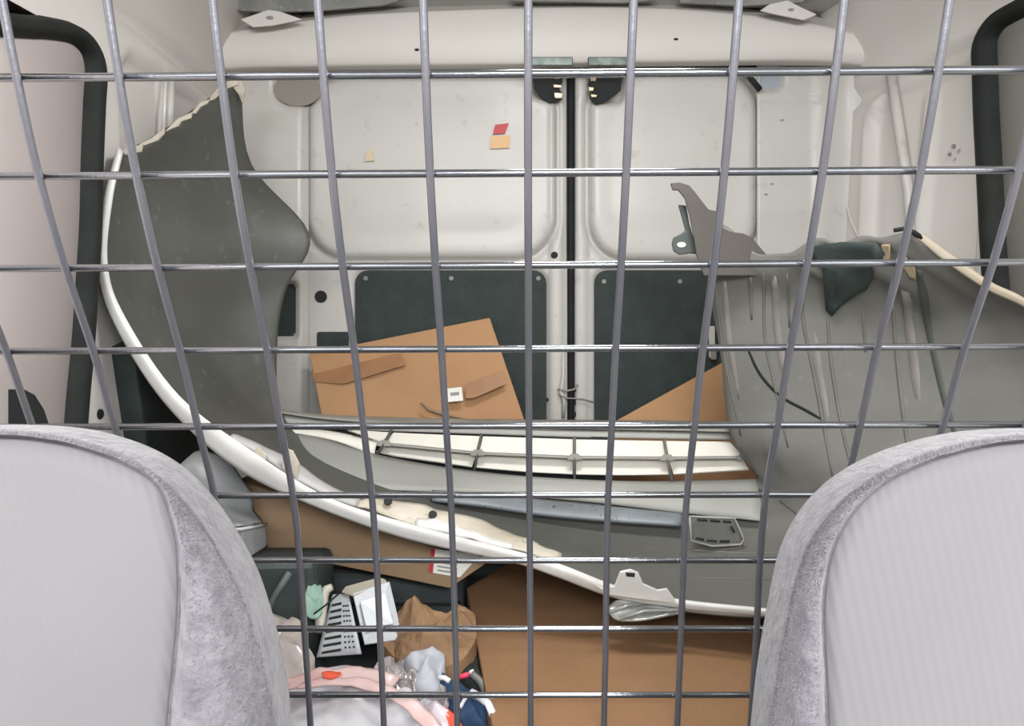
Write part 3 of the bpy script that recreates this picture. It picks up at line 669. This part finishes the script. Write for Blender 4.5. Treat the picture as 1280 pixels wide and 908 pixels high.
o = hexa('container_body', [dn(L_, .98), dn(K_, 1), dn(R_, 1), dn(N_, 1)], [L_, K_, R_, N_], M['grey_plastic'], gc, bev=0.004)
tube('rim', [L_, K_, R_], 0.0035, mat('light_rim', 'b9bbbc', .3), gc, seg=6)
o = sheet('plastic_sheet', [[(212,590,1.40),(232,575,1.42),(252,563,1.44),(285,578,1.46)], [(222,625,1.38),(250,612,1.41),(280,600,1.43),(312,612,1.45)], [(238,655,1.36),(262,645,1.38),(292,638,1.40),(318,640,1.43)], [(240,668,1.352),(265,664,1.36),(300,660,1.345),(330,657,1.41)]],
          mat('grey_film', '96999a', 0.3, c2='84888a', scale=10, coat=.4), 0.002, None, 5, 5, disp=lambda u, v, p: (0, 0, 0.012*noise.noise(p*22)), origin=P(270, 664, 1.37))
tag(o, 'crumpled grey plastic sheet above the small grey container at left', 'sheet')

# ------------------------------------------------------------------ rubbish pile
def mound(name, outline, zm, h, z0, m, amp, sc, label=None, cat=None, parent=None, rings=(1, .93, .82, .68, .52, .36, .2, .08), flatsh=False, seed=0, ringmat=None, n=4, power=2.0):
    zf = (lambda y: float(np.interp(y, [750, 910], [.165, .06]))+zm)
    pl = [list(PZ(x, y, zf(y))) for x, y in outline]
    pl2 = pl[-2:]+pl+pl[:3]
    g = cr(np.array(pl2), n)[2*n:2*n+len(pl)*n]
    c = g.mean(axis=0); N = len(g); vs = []
    off = Vector((seed*3.1, seed*1.7, 0))
    for q in g: vs.append(Vector((q[0], q[1], z0)))
    for r in rings:
        for q in g:
            x = c[0]+(q[0]-c[0])*r; y = c[1]+(q[1]-c[1])*r
            p = Vector((x, y, c[2]+(q[2]-c[2])*r+h*(1-r**power)))
            nz = noise.noise(Vector((x, y, 0))*sc+off); n2 = abs(noise.noise(Vector((x, y, 3))*sc*2+off))
            k = min(1, (1-r)*6+.25)
            p += Vector((amp*.6*noise.noise(Vector((y, x, 5))*sc+off), amp*.5*noise.noise(Vector((y, x, 9))*sc+off), amp*(nz+.8*n2)*k)); 
            p.z = max(p.z, z0+.003); vs.append(p)
    top = sum((vs[-N+i] for i in range(N)), Vector())/N; vs.append(top)
    fs = grid_faces(len(rings)+1, N, True); base = len(rings)*N
    fs += [(base+i, base+(i+1) % N, len(vs)-1) for i in range(N)]
    fs.append(tuple(range(N-1, -1, -1)))
    mm = m if isinstance(m, list) else [m]
    o = mesh(name, vs, fs, mm, parent, smooth=not flatsh, origin=(c[0], c[1], z0))
    if ringmat:
        for i, p in enumerate(o.data.polygons):
            cz = p.center; 
            p.material_index = ringmat(p)
    if label: tag(o, label, cat)
    return o
# vented white plastic bracket
vb = thing('vented_bracket', P(440, 820, 1.30), 'white plastic housing with black slots lying in front of the dark case', 'housing')
M['vent'] = mat('white_plastic', 'aeb2b6', 0.4, c2='a4a8ad', scale=14, c3='979b9f')
Q = (P(416,744,1.34), P(436,743,1.325), P(452,818,1.24), P(396,822,1.25))
def bil(s_, t_, q=Q, o_=0.0): return q[0]*(1-s_)*(1-t_)+q[1]*s_*(1-t_)+q[2]*s_*t_+q[3]*(1-s_)*t_+Vector((0, -o_, o_*.4))
def patch(name, s0, s1, t0, t1, m, par, th=0.003, o_=0.0): return plate(name, [bil(s0, t0, o_=o_), bil(s1, t0, o_=o_), bil(s1, t1, o_=o_), bil(s0, t1, o_=o_)], th, m, par)
vp = mesh('vent_panel', [bil(i/8, j/8) for i in range(9) for j in range(9)], grid_faces(9, 9), M['vent'], vb); solid(vp, .003, 0)
for k in range(8):
    t0 = 0.14+k*0.108
    plate('slot', [bil(.10, t0+.02, o_=.003), bil(.55, t0-.01, o_=.003), bil(.55, t0+.028, o_=.003), bil(.10, t0+.055, o_=.003)], 0.002, M['dark'], vp)
vs = []; fs = []
for r in range(9):
    for c_ in range(3):
        p = bil(.66+.1*c_, .2+r*.085, o_=.003); i = len(vs); e = .0016
        vs += [p+Vector((-e, 0, -e)), p+Vector((e, 0, -e)), p+Vector((e, 0, e)), p+Vector((-e, 0, e))]; fs.append((i, i+1, i+2, i+3))
tag(mesh('vent_hole', vs, fs, M['dark'], vp, smooth=False), kind='stuff')
plate('side_panel', [P(441,742,1.31), P(487,727,1.34), P(500,782,1.29), P(498,800,1.27), P(456,806,1.245)], 0.004, M['vent'], vb, bev=0.001)
plate('inner_panel', [P(450,752,1.294), P(482,741,1.319), P(492,780,1.279), P(458,786,1.256)], 0.003, mat('white_plastic_face', 'b4babf', .35), vb, bev=0.001)
plate('top_flap', [P(427,740,1.33), P(432,733,1.34), P(474,722,1.355), P(481,724,1.35), P(484,728,1.34), P(442,745,1.305)], 0.003, mat('cream_plastic', 'b0ab9c', .45), vb, bev=0.001)['label'] = 'cream top flap'
tube('wire_clip', [P(392,768,1.25), P(408,756,1.26), P(424,742,1.29)], 0.0016, M['dark'], vb, seg=5)
M['paper'] = mat('brown_kraft_paper', '876a4d', 0.8, c2='765a3f', scale=14, c3='917455', bump=0.2)
o = mound('crumpled_paper', [(480,800),(490,775),(502,762),(530,765),(560,770),(590,766),(596,782),(590,808),(570,828),(548,838),(520,834),(490,822)], 0, 0.03, .004, M['paper'], .024, 24, 'crumpled brown kraft paper between white housing and large cardboard box', 'paper', flatsh=True, seed=3)
o = mound('tissue_sheet', [(508,822),(545,816),(558,824),(552,850),(545,864),(530,862),(514,850)], 0.012, 0.015, .004, mat('white_tissue', 'a9abb3', .7, c2='9a9ca4', scale=10), .02, 22, 'crumpled white tissue sheet in front of the brown kraft paper', 'tissue', seed=5)
M['clear'] = mat('clear_bubble_plastic', 'a39c9c', 0.15, c2='8d8686', scale=30, bump=0.6, bscale=55, coat=1.0, trans=0.25)
o = mound('bubble_wrap', [(470,838),(500,828),(530,845),(552,866),(556,885),(530,898),(496,890),(470,868)], 0, 0.02, .004, M['clear'], .03, 30, 'shiny clear bubble wrap beside the navy cloth', 'bubble wrap', seed=8, flatsh=True)
M['bag_w'] = mat('white_bag_plastic', 'cccace', 0.35, c2='9c9ba1', scale=9, lo=.45, hi=.6, coat=.5, bump=.2, bscale=20)
M['bag_p'] = mat('pink_bag_plastic', 'ccb0ad', 0.35, c2='c29d99', scale=12, coat=.5, bump=.2, bscale=20)
M['bag_r'] = mat('red_bag_print', 'd05238', 0.35, coat=.4)
bagc = PZ(430, 880, .06)
def bag_ring(p):
    c = p.center; d = c.y + 0.25*c.x
    return 1 if 0.035 < d < 0.08 or d > .12 else 0
bg_ = mound('shopping_bag', [(352,848),(400,838),(450,836),(500,846),(540,872),(572,906),(560,918),(480,922),(400,922),(330,918),(335,880)], 0, 0.03, .004, [M['bag_w'], M['bag_p']], .012, 14, 'white and pink plastic shopping bag with an orange spot beside the left seat', 'bag', seed=11, ringmat=bag_ring, n=6)
rp = [Vector((p.x, p.y, p.z)) for p in ()]
M['film'] = mat('dirty_clear_film', 'b5aca6', 0.3, c2='9b938e', scale=12, coat=.6, bump=.3, bscale=30)
mound('plastic_wrap', [(300,752),(330,757),(362,776),(384,796),(392,830),(372,850),(350,880),(338,915),(290,915),(270,850),(280,790)], 0.005, 0.025, .004, M['film'], .028, 30, 'crumpled dirty clear plastic wrap beside the left seat', 'plastic wrap', seed=13)
mound('mint_cloth', [(382,735),(396,730),(403,742),(402,765),(393,776),(382,765)], 0.02, 0.015, .17, mat('mint_cloth', '93b3a4', .8, c2='7f9f91', scale=20), .02, 30, 'small mint green cloth beside the white housing', 'cloth', seed=14)
bt = thing('plastic_roll', P(408, 770, 1.31), 'short cream plastic roll between mint cloth and white housing', 'roll')
tube('roll_body', [P(402,790,1.30), P(401,765,1.33), P(404,744,1.35), P(409,737,1.355), P(415,734,1.355)], [.010,.011,.010,.008,.006], mat('cream_cap', 'c6c3b2', .4), bt, seg=12)
M['navy'] = mat('navy_cloth', '1f3c5c', 0.8, c2='193350', scale=30, bump=.3, bscale=120)
nv = thing('navy_cloth', PZ(590, 890, .0), 'navy blue cloth with white lace trim against the large cardboard box', 'cloth')
nm = mound('cloth', [(548,846),(562,848),(592,864),(606,874),(608,903),(606,916),(572,916),(566,890),(552,868)], 0, .02, .004, M['navy'], .02, 18, parent=nv, seed=16)
for pts, r in ((((588,866),(600,872),(610,880),(616,894),(620,910)), .006), (((548,847),(556,848),(562,852)), .004), (((575,885),(580,876),(584,870)), .003)):
    tube('white_trim', [PZ(x, y, float(np.interp(y, [750, 910], [.165, .06]))+.025)+Vector((0, 0, .004*noise.noise(Vector((x, y, 0))))) for x, y in pts], r, mat('white_lace', 'd8dbe0', .8), nv, seg=6)
pk = thing('pink_stick', PZ(585, 846, .10), 'thin pink plastic stick with a white tip above the navy cloth', 'stick')
tube('stick_body', [P(570,848,1.22), P(588,843,1.22)], .0045, mat('hot_pink', 'd8405f', .4), pk, seg=8)
tube('stick_tip', [P(588,843,1.22), P(593,841,1.22)], .006, M['label'], pk, seg=8)
bk = mound('black_bag', [(556,836),(575,826),(592,815),(600,835),(612,868),(598,872),(580,862),(560,856),(552,846)], -.02, .01, .004, M['dark'], .02, 20, 'small black plastic bag under the pink stick', 'bag', seed=18)
hc = tube('grey_hose', [Vector(q) for q in cr([list(P(*q)) for q in ((590,843,1.21),(600,852,1.20),(606,864,1.19),(612,880,1.18))], 4)], .006, mat('grey_hose', '6a6c68', .4), seg=8, origin=P(600, 855, 1.20))
tag(hc, 'short grey hose piece against the left edge of the large cardboard box', 'hose')
wp = mound('folded_wrapper', [(530,885),(542,878),(556,884),(570,900),(580,916),(535,918),(526,902)], .015, .015, .004, [mat('lilac_wrapper', 'c9bcc4', .4, coat=.5), M['bag_r']], .015, 25, 'folded lilac and orange wrapper in front of the navy cloth', 'wrapper', seed=20, ringmat=lambda p: 1 if p.center.x > 0.012 else 0)
def ribbon(name, a, b, off, m, par, th=.002):
    zf = lambda y: float(np.interp(y, [750, 910], [.165, .06]))
    rows_ = [[PZ(x, y, zf(y)+off), PZ((x+x2)/2, (y+y2)/2, zf((y+y2)/2)+off+.001), PZ(x2, y2, zf(y2)+off)] for (x, y), (x2, y2) in zip(a, b)]
    g = cr(np.array([[list(p) for p in r] for r in rows_]), 5); g = cr(g.transpose(1, 0, 2), 3).transpose(1, 0, 2); U, V, _ = g.shape
    for i in range(U):
        for j in range(V): g[i, j, 2] += .006*noise.noise(Vector(g[i, j])*40)
    o = mesh(name, g.reshape(-1, 3), grid_faces(U, V), m, par); solid(o, th, 0); return o
ribbon('pink_band', [(380,852),(420,846),(470,852),(515,872),(560,915)], [(370,863),(420,858),(463,866),(503,886),(535,916)], .035, M['bag_p'], bg_)['label'] = 'pink band of the bag'
ribbon('pink_band', [(352,846),(400,838),(450,836),(500,846)], [(356,866),(404,852),(450,850),(488,862)], .030, M['bag_p'], bg_)
ribbon('red_print', [(402,842),(414,839),(426,842)], [(404,848),(414,850),(428,847)], .052, M['bag_r'], bg_)['label'] = 'orange red print'
for k, q in enumerate(([(402,848),(412,844),(428,846),(424,852),(410,853)],)):
    pp = [P(x, y, 1.12) for x, y in q]
# clear lens piece under the bumper edge
M['lens'] = mat('clear_grey_plastic', 'b4b6b2', 0.12, c2='8f928f', scale=25, coat=1, trans=.35)
cl = thing('clear_plastic_piece', P(800, 775, 1.30), 'curved clear plastic piece hanging just below the white bumper edge', 'plastic piece')
sheet('lens_body', [[(758,762,1.30),(770,752,1.31),(790,750,1.32)], [(770,775,1.28),(790,765,1.29),(815,756,1.30)], [(800,776,1.27),(825,768,1.28),(845,762,1.29)], [(840,768,1.27),(852,766,1.27),(856,762,1.28)]], M['lens'], .004, cl, 5, 4)
tube('lens_rib', [P(760,766,1.29), P(785,757,1.295), P(815,753,1.30)], .003, M['lens'], cl, seg=6)
tube('lens_rib', [P(775,774,1.27), P(805,764,1.28), P(850,763,1.27)], .003, M['lens'], cl, seg=6)

# ------------------------------------------------------------------ the two seats
def fabric(name, c, c2, kind):
    m = mat(name, c, 0.9, c2=c2, scale=3 if kind == 'rib' else 55, spec=.2)
    nt = m.node_tree; b = nt.nodes['Principled BSDF']; tc = nt.nodes.new('ShaderNodeTexCoord')
    bp = nt.nodes.new('ShaderNodeBump'); bp.inputs['Distance'].default_value = 0.004
    if kind == 'rib':
        w_ = nt.nodes.new('ShaderNodeTexWave'); w_.inputs['Scale'].default_value = 38; w_.inputs['Distortion'].default_value = 0.6; w_.inputs['Detail'].default_value = 1
        mp = nt.nodes.new('ShaderNodeMapping'); mp.inputs['Rotation'].default_value = (0, 0.22, 0)
        nt.links.new(tc.outputs['Object'], mp.inputs['Vector']); nt.links.new(mp.outputs['Vector'], w_.inputs['Vector'])
        bp.inputs['Strength'].default_value = 0.13; nt.links.new(w_.outputs['Fac'], bp.inputs['Height'])
    else:
        n_ = nt.nodes.new('ShaderNodeTexNoise'); n_.inputs['Scale'].default_value = 130; n_.inputs['Detail'].default_value = 6
        nt.links.new(tc.outputs['Object'], n_.inputs['Vector']); bp.inputs['Strength'].default_value = 0.9; nt.links.new(n_.outputs['Fac'], bp.inputs['Height'])
    nt.links.new(bp.outputs['Normal'], b.inputs['Normal'])
    b.inputs['Sheen Weight'].default_value = 0.3
    return m
M['seat_rib'] = fabric('ribbed_seat_cloth', '828082', '7c7a7d', 'rib')
M['seat_plush'] = fabric('plush_seat_cloth', '848186', '6f6c73', 'plush')
M['fuzz'] = mat('plush_fibres', '8b888d', 0.9)
def seat(outl, seam, cx, label):
    mir = lambda L: L + [(2*cx-x, y) for x, y in reversed(L[:-1])]
    O = mir(outl); Sm = mir(seam)
    O = cr(np.array(O, float), 6); Sm = cr(np.array(Sm, float), 6)
    k = len(O); t = thing('car_seat', P(cx, 1300, .66)*1.0, label, 'seat'); t.location.z = 0; t['wl'] = [t.location.x, t.location.y, 0.0]
    cpx = np.array([cx, 1000.0])
    def Yp(r): return 0.590+0.012*r**3
    # panel
    vs = []; R = [.02, .2, .4, .6, .8, .92, .985]
    for r in R:
        for s_ in Sm:
            q = cpx+(s_-cpx)*r; vs.append(P(q[0], q[1], Yp(r)))
    for s_ in Sm: vs.append(P(s_[0], s_[1], .612))
    mesh('backrest_panel', vs, grid_faces(len(R)+1, k), M['seat_rib'], t)
    # bolster ring and back
    vs = []; T = [0, .04, .12, .25, .4, .55, .7, .82, .91, .97, 1.0]
    for tt_ in T:
        Yb = .612 - .022*min(1, tt_/.12)**.5 + .060*tt_**3.2
        for s_, o_ in zip(Sm, O):
            q = s_+(o_-s_)*tt_; p = P(q[0], q[1], Yb)
            p += Vector((0, .0022*noise.noise(p*55)+.0015*noise.noise(p*140), 0)); vs.append(p)
    cw = P(cx, 1000, .65)
    for sc_, Y in ((.998, .68), (.985, .71), (.95, .735), (.85, .745), (.4, .75), (.02, .75)):
        for o_ in O:
            p = P(o_[0], o_[1], .65); vs.append(Vector((cw.x+(p.x-cw.x)*sc_, Y, cw.z+(p.z-cw.z)*sc_)))
    bo = mesh('side_bolster', vs, grid_faces(len(T)+6, k), M['seat_plush'], t)
    sp = [P(s_[0], s_[1], .6075) for s_ in Sm]
    tube('seam_piping', sp, 0.0016, M['seat_plush'], t, seg=6)
    # fibres
    rnd = random.Random(5); vs2 = []; fs2 = []
    nT = len(T)
    vis = [i for i in range(k-1) if -40 < O[i][0] < 1320 and O[i][1] < 940]
    for _ in range(9000):
        i = rnd.choice(vis); a = rnd.random()**.6*(nT-1.001); j = int(a); f = a-j; g_ = rnd.random()
        p0 = vs[j*k+i]*(1-f)+vs[(j+1)*k+i]*f; p1 = vs[j*k+i+1]*(1-f)+vs[(j+1)*k+i+1]*f; p = p0*(1-g_)+p1*g_
        e1 = vs[(j+1)*k+i]-vs[j*k+i]; e2 = vs[j*k+i+1]-vs[j*k+i]; n_ = e1.cross(e2).normalized()
        if n_.dot(p-Vector((cw.x, .68, cw.z))) < 0: n_ = -n_
        d_ = (n_+Vector((rnd.uniform(-.9, .9), rnd.uniform(-.5, .5), rnd.uniform(-.9, .9)))).normalized()*rnd.uniform(.0015, .0045)
        s_ = d_.cross(Vector((rnd.random(), rnd.random(), rnd.random()))).normalized()*.00035
        b_ = len(vs2); vs2 += [p+s_, p-s_, p+d_]; fs2.append((b_, b_+1, b_+2))
    me = bpy.data.meshes.new('fuzz'); org = wl(t); me.from_pydata([tuple(v-org) for v in vs2], [], fs2); me.materials.append(M['fuzz'])
    fo = bpy.data.objects.new('fuzz', me); COL.objects.link(fo); fo.parent = t; fo['kind'] = 'stuff'
    zmin = min(v.z for v in vs)
    box_w('seat_cushion', (cw.x-.25, .10, .10), (cw.x+.25, .60, .22), M['seat_plush'], t, bev=.04)
    box_w('seat_base', (cw.x-.2, .15, .001), (cw.x+.2, .66, .11), M['trim'], t, bev=.01)
    return t
seat([(356,1290),(356,1150),(352,1000),(343,908),(335,860),(320,800),(300,742),(272,690),(247,652),(222,622),(196,598),(160,576),(120,560),(70,547),(10,541),(-60,540)],
     [(215,1280),(212,1150),(206,1000),(210,908),(218,830),(223,770),(224,720),(222,680),(214,644),(204,614),(186,594),(154,577),(114,562),(66,550),(8,544),(-60,543)], -60,
     'light grey cloth seat back with fuzzy side bolster at the left of the picture')
seat([(950,1290),(950,1150),(955,1000),(963,908),(971,850),(981,795),(993,735),(1008,692),(1030,655),(1058,624),(1088,602),(1122,584),(1162,569),(1210,556),(1262,548),(1335,545)],
     [(1045,1280),(1042,1150),(1036,1000),(1034,908),(1031,840),(1028,775),(1031,725),(1040,685),(1054,655),(1074,628),(1099,606),(1128,589),(1166,573),(1213,560),(1264,551),(1335,548)], 1335,
     'light grey cloth seat back with fuzzy side bolster at the right of the picture')
